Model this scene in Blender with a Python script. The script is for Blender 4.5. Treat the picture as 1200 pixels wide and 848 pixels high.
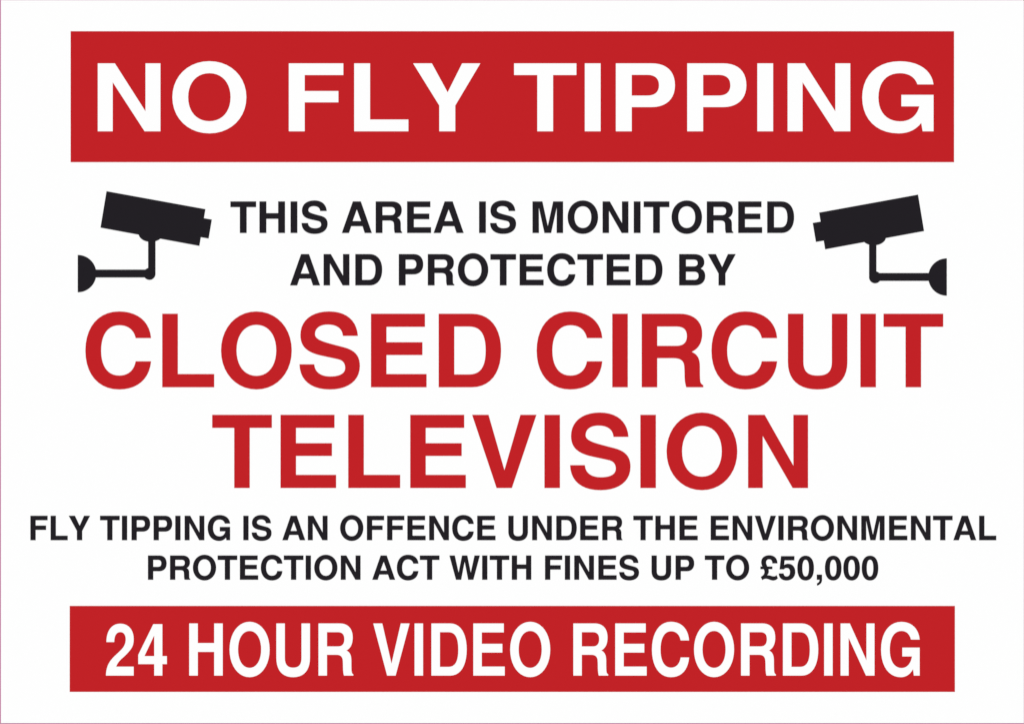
import bpy, bmesh, math
from mathutils import Vector

for o in list(bpy.data.objects):
    bpy.data.objects.remove(o)
S = bpy.context.scene
COL = S.collection

# ------------------------------------------------------------------ size
SIGN_W = 0.420                      # an A3 landscape sign, metres
UX = SIGN_W / 1200.0                # metres per photograph pixel
UZ = UX * (723.0 / 1024.0) * (1200.0 / 848.0)
SIGN_H = 848.0 * UZ
T = 0.003                           # board thickness
VINYL = 0.00005                     # printed film thickness


def X(px): return (px - 600.0) * UX
def Z(py): return (848.0 - py) * UZ


# ------------------------------------------------------------------ camera
DIST = 2.0
cam = bpy.data.cameras.new('camera')
cam.sensor_width = 36.0
cam.sensor_fit = 'HORIZONTAL'
cam.lens = 36.0 * DIST / SIGN_W
cam.clip_start = 0.05
cam.clip_end = 60.0
co = bpy.data.objects.new('camera', cam)
COL.objects.link(co)
co.location = (0, -DIST, SIGN_H / 2)
co.rotation_euler = (math.radians(90), 0, 0)
S.camera = co

# ------------------------------------------------------------------ light
w = bpy.data.worlds.new('World')
S.world = w
w.use_nodes = True
bg = w.node_tree.nodes['Background']
bg.inputs['Color'].default_value = (1, 1, 1, 1)
bg.inputs['Strength'].default_value = 0.30

LAMP_W = 233.0
for sx, sz in ((-1, 1), (1, 1), (-1, -1), (1, -1)):
    l = bpy.data.lights.new('studio_softbox', 'AREA')
    l.shape = 'DISK'
    l.size = 3.0
    l.energy = LAMP_W
    lo = bpy.data.objects.new('studio_softbox', l)
    COL.objects.link(lo)
    p = Vector((sx * 4.8, -6.0, SIGN_H / 2 + sz * 3.2))
    lo.location = p
    lo.rotation_euler = (Vector((0, 0, SIGN_H / 2)) - p).to_track_quat('-Z', 'Y').to_euler()

S.view_settings.view_transform = 'Standard'
S.view_settings.look = 'None'
S.view_settings.gamma = 1.0
S.view_settings.exposure = 0.0
S.view_settings.use_curve_mapping = False


# ------------------------------------------------------------------ materials
def lin(c):
    c /= 255.0
    return c / 12.92 if c <= 0.04045 else ((c + 0.055) / 1.055) ** 2.4


WHITE = 0.80


def ink(name, rgb, rough=0.6, spec=0.03, white=WHITE):
    """Matt print film: plain colour, faint tooth in the gloss."""
    m = bpy.data.materials.new(name)
    m.use_nodes = True
    nt = m.node_tree
    b = nt.nodes['Principled BSDF']
    b.inputs['Base Color'].default_value = tuple(lin(c) * white for c in rgb) + (1,)
    b.inputs['Specular IOR Level'].default_value = spec
    tc = nt.nodes.new('ShaderNodeTexCoord')
    n = nt.nodes.new('ShaderNodeTexNoise')
    n.inputs['Scale'].default_value = 900.0
    n.inputs['Detail'].default_value = 2.0
    mr = nt.nodes.new('ShaderNodeMapRange')
    mr.inputs['To Min'].default_value = rough - 0.05
    mr.inputs['To Max'].default_value = rough + 0.05
    nt.links.new(tc.outputs['Object'], n.inputs['Vector'])
    nt.links.new(n.outputs['Fac'], mr.inputs['Value'])
    nt.links.new(mr.outputs['Result'], b.inputs['Roughness'])
    return m


M = {
    'white': ink('white_board', (254, 254, 254)),
    'white_print': ink('white_print', (254, 254, 254)),
    'red': ink('red_print', (193, 31, 36)),
    'black': ink('black_print', (32, 29, 34)),
    'pink': ink('pink_keyline', (194, 122, 152)),
}

# ------------------------------------------------------------------ lettering
# bold grotesque capitals drawn as outlines, 729 units cap height
ADV = dict(A=722, B=722, C=722, D=722, E=667, F=611, G=778, H=722, I=278, L=611, M=833, N=722,
           O=778, P=667, R=722, S=667, T=611, U=722, V=667, W=944, Y=667)
ADV.update({' ': 278, ',': 278, '0': 556, '2': 556, '4': 556, '5': 556, '£': 556})


def oval(x0, y0, x1, y1, kx, ky):
    cx, cy = (x0 + x1) / 2, (y0 + y1) / 2
    a, b = (x1 - x0) / 2, (y1 - y0) / 2
    return ('M %f %f C %f %f %f %f %f %f C %f %f %f %f %f %f C %f %f %f %f %f %f C %f %f %f %f %f %f Z' % (
        cx, y1,
        cx + kx * a, y1, x1, cy + ky * b, x1, cy,
        x1, cy - ky * b, cx + kx * a, y0, cx, y0,
        cx - kx * a, y0, x0, cy - ky * b, x0, cy,
        x0, cy + ky * b, cx - kx * a, y1, cx, y1))


GL = {
    'A': 'M 20 0 L 272 729 L 450 729 L 702 0 L 545 0 L 494 158 L 230 158 L 177 0 Z M 259 271 L 463 271 L 361 556 Z',
    'B': 'M 76 729 L 415 729 C 560 729 648 660 648 543 C 648 474 617 423 560 393 C 633 364 669 305 669 214 '
         'C 669 79 575 0 430 0 L 76 0 Z M 226 606 L 400 606 C 468 606 502 578 502 523 C 502 468 468 440 400 440 L 226 440 Z '
         'M 226 321 L 415 321 C 487 321 522 288 522 222 C 522 155 487 123 415 123 L 226 123 Z',
    'C': 'M 684 490 C 670 655 550 752 370 752 C 170 752 41 600 41 363 C 41 128 170 -22 370 -22 '
         'C 550 -22 668 80 684 255 L 536 255 C 520 165 460 113 372 113 C 260 113 192 205 192 363 '
         'C 192 525 260 618 372 618 C 462 618 518 570 536 490 Z',
    'D': 'M 76 729 L 401 729 C 580 729 687 590 687 365 C 687 140 580 0 401 0 L 76 0 Z '
         'M 226 605 L 372 605 C 487 605 539 530 539 365 C 539 199 487 124 372 124 L 226 124 Z',
    'E': 'M 76 0 L 76 729 L 604 729 L 604 602 L 225 602 L 225 445 L 579 445 L 579 321 L 225 321 L 225 128 L 620 128 L 620 0 Z',
    'F': 'M 76 0 L 76 729 L 587 729 L 587 602 L 226 602 L 226 433 L 541 433 L 541 310 L 226 310 L 226 0 Z',
    'G': 'M 712 502 C 695 655 575 751 395 751 C 185 751 44 600 44 363 C 44 130 180 -22 384 -22 '
         'C 475 -22 545 15 596 89 L 609 0 L 712 0 L 712 392 L 410 392 L 410 267 L 578 267 '
         'C 555 165 490 108 400 108 C 275 108 197 205 197 363 C 197 525 272 622 397 622 C 480 622 537 580 560 502 Z',
    'H': 'M 71 0 L 71 729 L 222 729 L 222 456 L 501 456 L 501 729 L 651 729 L 651 0 L 501 0 L 501 330 L 222 330 L 222 0 Z',
    'I': 'M 64 0 L 64 729 L 213 729 L 213 0 Z',
    'L': 'M 76 0 L 76 729 L 226 729 L 226 128 L 584 128 L 584 0 Z',
    'M': 'M 69 0 L 69 729 L 290 729 L 417 148 L 544 729 L 765 729 L 765 0 L 624 0 L 624 601 L 491 0 L 343 0 L 210 601 L 210 0 Z',
    'N': 'M 69 0 L 69 729 L 230 729 L 515 217 L 515 729 L 656 729 L 656 0 L 507 0 L 210 524 L 210 0 Z',
    'O': oval(44, -22, 737, 752, .575, .575) + ' ' + oval(193, 110, 588, 622, .6, .6),
    'P': 'M 76 729 L 412 729 C 550 729 630 645 630 492 C 630 345 545 259 412 259 L 226 259 L 226 0 L 76 0 Z '
         'M 226 604 L 370 604 C 442 604 479 565 479 494 C 479 423 442 384 370 384 L 226 384 Z',
    'R': 'M 76 729 L 448 729 C 585 729 668 655 668 535 C 668 440 632 383 562 351 C 623 326 645 283 645 205 '
         'C 645 150 645 90 649 60 C 652 38 660 30 679 17 L 679 0 L 515 0 C 502 35 499 75 498 130 '
         'C 498 155 497 180 495 205 C 492 265 455 290 385 290 L 225 290 L 225 0 L 76 0 Z '
         'M 225 605 L 415 605 C 487 605 521 572 521 508 C 521 443 485 409 415 409 L 225 409 Z',
    'S': 'M 610 512 C 600 660 500 752 329 752 C 157 752 48 662 48 519 C 48 420 95 362 205 328 '
         'C 250 314 375 290 425 277 C 465 266 489 238 489 191 C 489 136 435 104 341 104 '
         'C 245 104 186 148 181 225 L 39 225 C 43 70 150 -22 336 -22 C 515 -22 630 66 630 210 '
         'C 630 318 576 368 470 396 C 410 412 297 440 254 459 C 208 478 188 500 188 528 '
         'C 188 588 238 625 316 625 C 405 625 460 585 466 512 Z',
    'T': 'M 231 0 L 231 602 L 14 602 L 14 729 L 598 729 L 598 602 L 380 602 L 380 0 Z',
    'U': 'M 72 729 L 72 250 C 72 75 175 -22 363 -22 C 550 -22 654 75 654 250 L 654 729 L 505 729 L 505 250 '
         'C 505 155 462 113 363 113 C 265 113 221 155 221 250 L 221 729 Z',
    'V': 'M 19 729 L 177 729 L 335 172 L 494 729 L 648 729 L 407 0 L 259 0 Z',
    'W': 'M 19 729 L 174 729 L 292 198 L 399 729 L 552 729 L 659 198 L 776 729 L 929 729 L 735 0 L 585 0 L 475 562 L 366 0 L 216 0 Z',
    'Y': 'M 15 729 L 192 729 L 339 420 L 474 729 L 646 729 L 411 277 L 411 0 L 260 0 L 260 277 Z',
    '2': 'M 34 467 C 34 625 125 726 275 726 C 415 726 507 640 507 512 C 507 440 490 400 440 350 '
         'C 400 312 370 285 320 250 C 260 208 222 170 206 127 L 507 127 L 507 0 L 26 0 '
         'C 30 118 72 190 165 265 C 185 282 270 343 300 371 C 345 412 367 455 367 505 '
         'C 367 567 335 606 275 606 C 210 606 172 560 172 467 Z',
    '4': 'M 27 160 L 27 290 L 287 719 L 445 719 L 445 274 L 523 274 L 523 160 L 445 160 L 445 0 L 302 0 L 302 160 Z '
         'M 137 274 L 302 274 L 302 558 Z',
    '5': 'M 490 710 L 490 590 L 195 590 L 178 432 C 215 462 258 478 305 478 C 432 478 516 380 516 235 '
         'C 516 80 410 -23 255 -23 C 120 -23 33 55 27 184 L 165 184 C 172 122 205 92 258 92 '
         'C 325 92 367 145 367 228 C 367 311 328 358 264 358 C 222 358 196 345 178 316 L 52 316 L 95 710 Z',
    '0': oval(32, -23, 524, 724, .6, .68) + ' ' + oval(174, 92, 382, 609, .6, .7),
    '£': 'M 532 498 C 532 645 440 736 292 736 C 145 736 53 655 53 530 C 53 480 68 440 90 394 L 28 394 L 28 322 '
         'L 124 322 C 143 288 151 262 151 236 C 151 170 115 125 41 80 L 84 -8 C 115 18 150 32 190 32 '
         'C 270 32 320 -22 410 -22 C 465 -22 510 0 546 45 L 507 130 C 485 104 462 93 430 93 '
         'C 370 93 320 128 250 128 C 232 128 218 125 203 118 C 250 158 272 200 272 252 C 272 275 269 298 262 322 '
         'L 380 322 L 380 394 L 232 394 C 205 448 190 485 190 522 C 190 585 228 623 288 623 C 350 623 386 580 388 498 Z',
    ',': 'M 64 148 L 213 148 L 213 -5 C 213 -90 160 -150 72 -178 L 66 -118 C 120 -95 146 -60 148 0 L 64 0 Z',
}


def contours(path, n=10):
    out, tk, i, cur = [], path.split(), 0, None
    while i < len(tk):
        c = tk[i]; i += 1
        if c == 'M':
            cur = [(float(tk[i]), float(tk[i + 1]))]; i += 2
        elif c == 'L':
            cur.append((float(tk[i]), float(tk[i + 1]))); i += 2
        elif c == 'C':
            v = [float(t) for t in tk[i:i + 6]]; i += 6
            p0 = cur[-1]
            for k in range(1, n + 1):
                t = k / n; u = 1 - t
                cur.append(tuple(u ** 3 * p0[j] + 3 * u * u * t * v[j] + 3 * u * t * t * v[2 + j] + t ** 3 * v[4 + j]
                                 for j in (0, 1)))
        else:
            if abs(cur[0][0] - cur[-1][0]) + abs(cur[0][1] - cur[-1][1]) < 1e-6:
                cur.pop()
            out.append(cur)
    return out


def plate(name, loops, mat, depth):
    """Outline(s) with holes -> a solid plate of the given depth: outline in X/Z, front face at y = -depth, back at 0."""
    cu = bpy.data.curves.new(name, 'CURVE')
    cu.dimensions = '2D'
    cu.fill_mode = 'BOTH'
    cu.extrude = 0.5
    for lp in loops:
        sp = cu.splines.new('POLY')
        sp.points.add(len(lp) - 1)
        for p, (x, y) in zip(sp.points, lp):
            p.co = (x, y, 0, 1)
        sp.use_cyclic_u = True
    ob = bpy.data.objects.new(name, cu)
    COL.objects.link(ob)
    dg = bpy.context.evaluated_depsgraph_get()
    me = bpy.data.meshes.new_from_object(ob.evaluated_get(dg))
    bpy.data.objects.remove(ob)
    bpy.data.curves.remove(cu)
    bm = bmesh.new()
    bm.from_mesh(me)
    for v in bm.verts:
        x, y, z = v.co
        v.co = (x, -(z + 0.5) * depth, y)
    bmesh.ops.remove_doubles(bm, verts=bm.verts, dist=1e-7)
    bmesh.ops.recalc_face_normals(bm, faces=bm.faces)
    for f in bm.faces:
        f.smooth = False
    bm.to_mesh(me)
    bm.free()
    me.name = name
    me.materials.clear()
    me.materials.append(mat)
    return me


def part(name, me, parent, loc=(0, 0, 0), label=None):
    o = bpy.data.objects.new(name, me)
    COL.objects.link(o)
    o.parent = parent
    o.location = loc
    if label:
        o['label'] = label
    return o


# ------------------------------------------------------------------ the sign
sign = bpy.data.objects.new('warning_sign', None)
sign.empty_display_size = 0.05
COL.objects.link(sign)
sign['label'] = 'white landscape warning sign with red banners, camera symbols and red and black capitals'
sign['category'] = 'sign'

# board: a little larger than the frame, with softly rounded edges
MARG = 2.2
bm = bmesh.new()
x0, x1, z0, z1 = X(-MARG), X(1200 + MARG), Z(848 + MARG), Z(-MARG)
bmesh.ops.create_cube(bm, size=1.0)
for v in bm.verts:
    v.co = ((x0 + x1) / 2 + v.co.x * (x1 - x0), T / 2 + v.co.y * T, (z0 + z1) / 2 + v.co.z * (z1 - z0))
bmesh.ops.bevel(bm, geom=list(bm.edges), offset=0.00025, segments=2, profile=0.5, affect='EDGES')
me = bpy.data.meshes.new('panel')
bm.to_mesh(me); bm.free()
me.materials.append(M['white'])
part('panel', me, sign)

# thin pink cutting line printed round the edge of the board
def rect(a, b, c, d):
    return [(X(a), Z(d)), (X(c), Z(d)), (X(c), Z(b)), (X(a), Z(b))]


part('keyline', plate('keyline', [rect(-.6, -.85, 1201.0, 848.6), rect(1.05, .15, 1199.85, 846.98)], M['pink'], 0.00002), sign)


def banner(a, b, c, d):
    return part('red_banner', plate('red_banner', [rect(a - .2, b - .2, c + .2, d + .2)], M['red'], VINYL), sign)


MESH = {}
SPREAD = {'black': 0.20, 'red': 0.22, 'white_print': -0.10}     # ink spread at the edges, photograph pixels


def area(lp):
    return 0.5 * sum(p[0] * q[1] - q[0] * p[1] for p, q in zip(lp, lp[1:] + lp[:1]))


def grow(lp, d):
    """Move every side of a closed outline outwards by d (inwards if negative), with mitred corners."""
    if area(lp) < 0:
        lp = lp[::-1]
    out, n = [], len(lp)
    for i in range(n):
        p0, p1, p2 = lp[i - 1], lp[i], lp[(i + 1) % n]
        a = Vector((p1[1] - p0[1], p0[0] - p1[0])).normalized()
        b = Vector((p2[1] - p1[1], p1[0] - p2[0])).normalized()
        m = a + b
        if m.length < 1e-6:
            m = a.copy()
        m.normalize()
        k = d / max(0.4, m.dot(a))
        out.append((p1[0] + m.x * k, p1[1] + m.y * k))
    return out


def glyph(ch, mat, h, v):
    """One capital at its printed size, in metres, its origin on the baseline."""
    k = (ch, mat, round(h, 5), round(v, 5))
    if k not in MESH:
        d = SPREAD[mat]
        lps = []
        for i, lp in enumerate(contours(GL[ch])):
            lp = grow([(x * h, y * v) for x, y in lp], d if i == 0 else -d)
            lps.append([(x * UX, y * UZ) for x, y in lp])
        MESH[k] = plate('letter', lps, M[mat], VINYL)
    return MESH[k]


KIND = {',': 'comma', '£': 'pound_sign'}


def text(s, left, right, top, base, mat, parent, y=0.0):
    """Set a line of capitals from its measured left, right, cap top and baseline (photograph pixels)."""
    fx = [p[0] for p in contours(GL[s[0]])[0]]
    lx = [p[0] for p in contours(GL[s[-1]])[0]]
    total = sum(ADV[c] for c in s[:-1]) + max(lx) - min(fx)
    h = (right - left) / total
    v = (base - top) / 729.0
    pen = left - min(fx) * h
    for c in s:
        if c != ' ':
            nm = KIND.get(c, 'digit' if c.isdigit() else 'letter')
            part(nm, glyph(c, mat, h, v), parent, (X(pen), y, Z(base)))
        pen += ADV[c] * h


b1 = banner(83.0, 36.75, 1117.8, 189.75)
text('NO FLY TIPPING', 114.5, 1094.05, 74.1, 153.9, 'white_print', b1, -VINYL)
text('THIS AREA IS MONITORED', 270.2, 930.4, 236.1, 272.75, 'black', sign)
text('AND PROTECTED BY', 340.1, 861.9, 297.8, 334.15, 'black', sign)
text('CLOSED CIRCUIT', 100.3, 1105.1, 367.7, 453.4, 'red', sign)
text('TELEVISION', 248.9, 946.7, 486.1, 571.4, 'red', sign)
text('FLY TIPPING IS AN OFFENCE UNDER THE ENVIRONMENTAL', 35.8, 1167.3, 604.25, 632.6, 'black', sign)
text('PROTECTION ACT WITH FINES UP TO £50,000', 173.6, 1029.1, 650.8, 678.9, 'black', sign)
b2 = banner(81.9, 709.9, 1118.8, 810.2)
text('24 HOUR VIDEO RECORDING', 124.05, 1077.8, 730.1, 791.4, 'white_print', b2, -VINYL)


# ------------------------------------------------------------------ camera pictograms
def arc(cx, cy, rx, ry, a0, a1, n=28):
    return [(cx + rx * math.cos(math.radians(a0 + (a1 - a0) * k / n)),
             cy + ry * math.sin(math.radians(a0 + (a1 - a0) * k / n))) for k in range(n + 1)]


# outlines on a grid of six units per photograph pixel, y downwards
HOUSING = [(270, 55), (963, 181), (921, 437), (228, 309)]
LENS = [(945, 243.3), (1008, 254), (986, 385), (922, 374.3)]
SADDLE = arc(580, 352, 84, 57, -10, 190)
POST = [(563, 380), (612, 380), (612, 640), (563, 640)]
ELBOW = arc(571, 635, 41, 41, 0, 354, 40)
ARM = [(180, 606), (570, 606), (570, 659), (180, 659)]
WALL = arc(68, 633, 128, 130, -90, 90)


def pictogram(fx, fy):
    def lp(pts):
        return [(X(fx(x)), Z(fy(y))) for x, y in grow(pts, 1.2)]
    sym = part('camera_symbol', plate('camera_symbol', [lp(HOUSING)], M['black'], VINYL), sign)
    for k, (nm, pts) in enumerate((('lens', LENS), ('saddle', SADDLE), ('post', POST), ('elbow', ELBOW),
                                   ('arm', ARM), ('wall_plate', WALL))):
        part(nm, plate(nm, [lp(pts)], M['black'], VINYL * (1.06 + .06 * k)), sym, (0, 0, 0))


pictogram(lambda x: 80 + x / 6, lambda y: 215 + y / 6)
pictogram(lambda x: 930 + (1144 - x) / 6, lambda y: 215 + (y + 24) / 6)
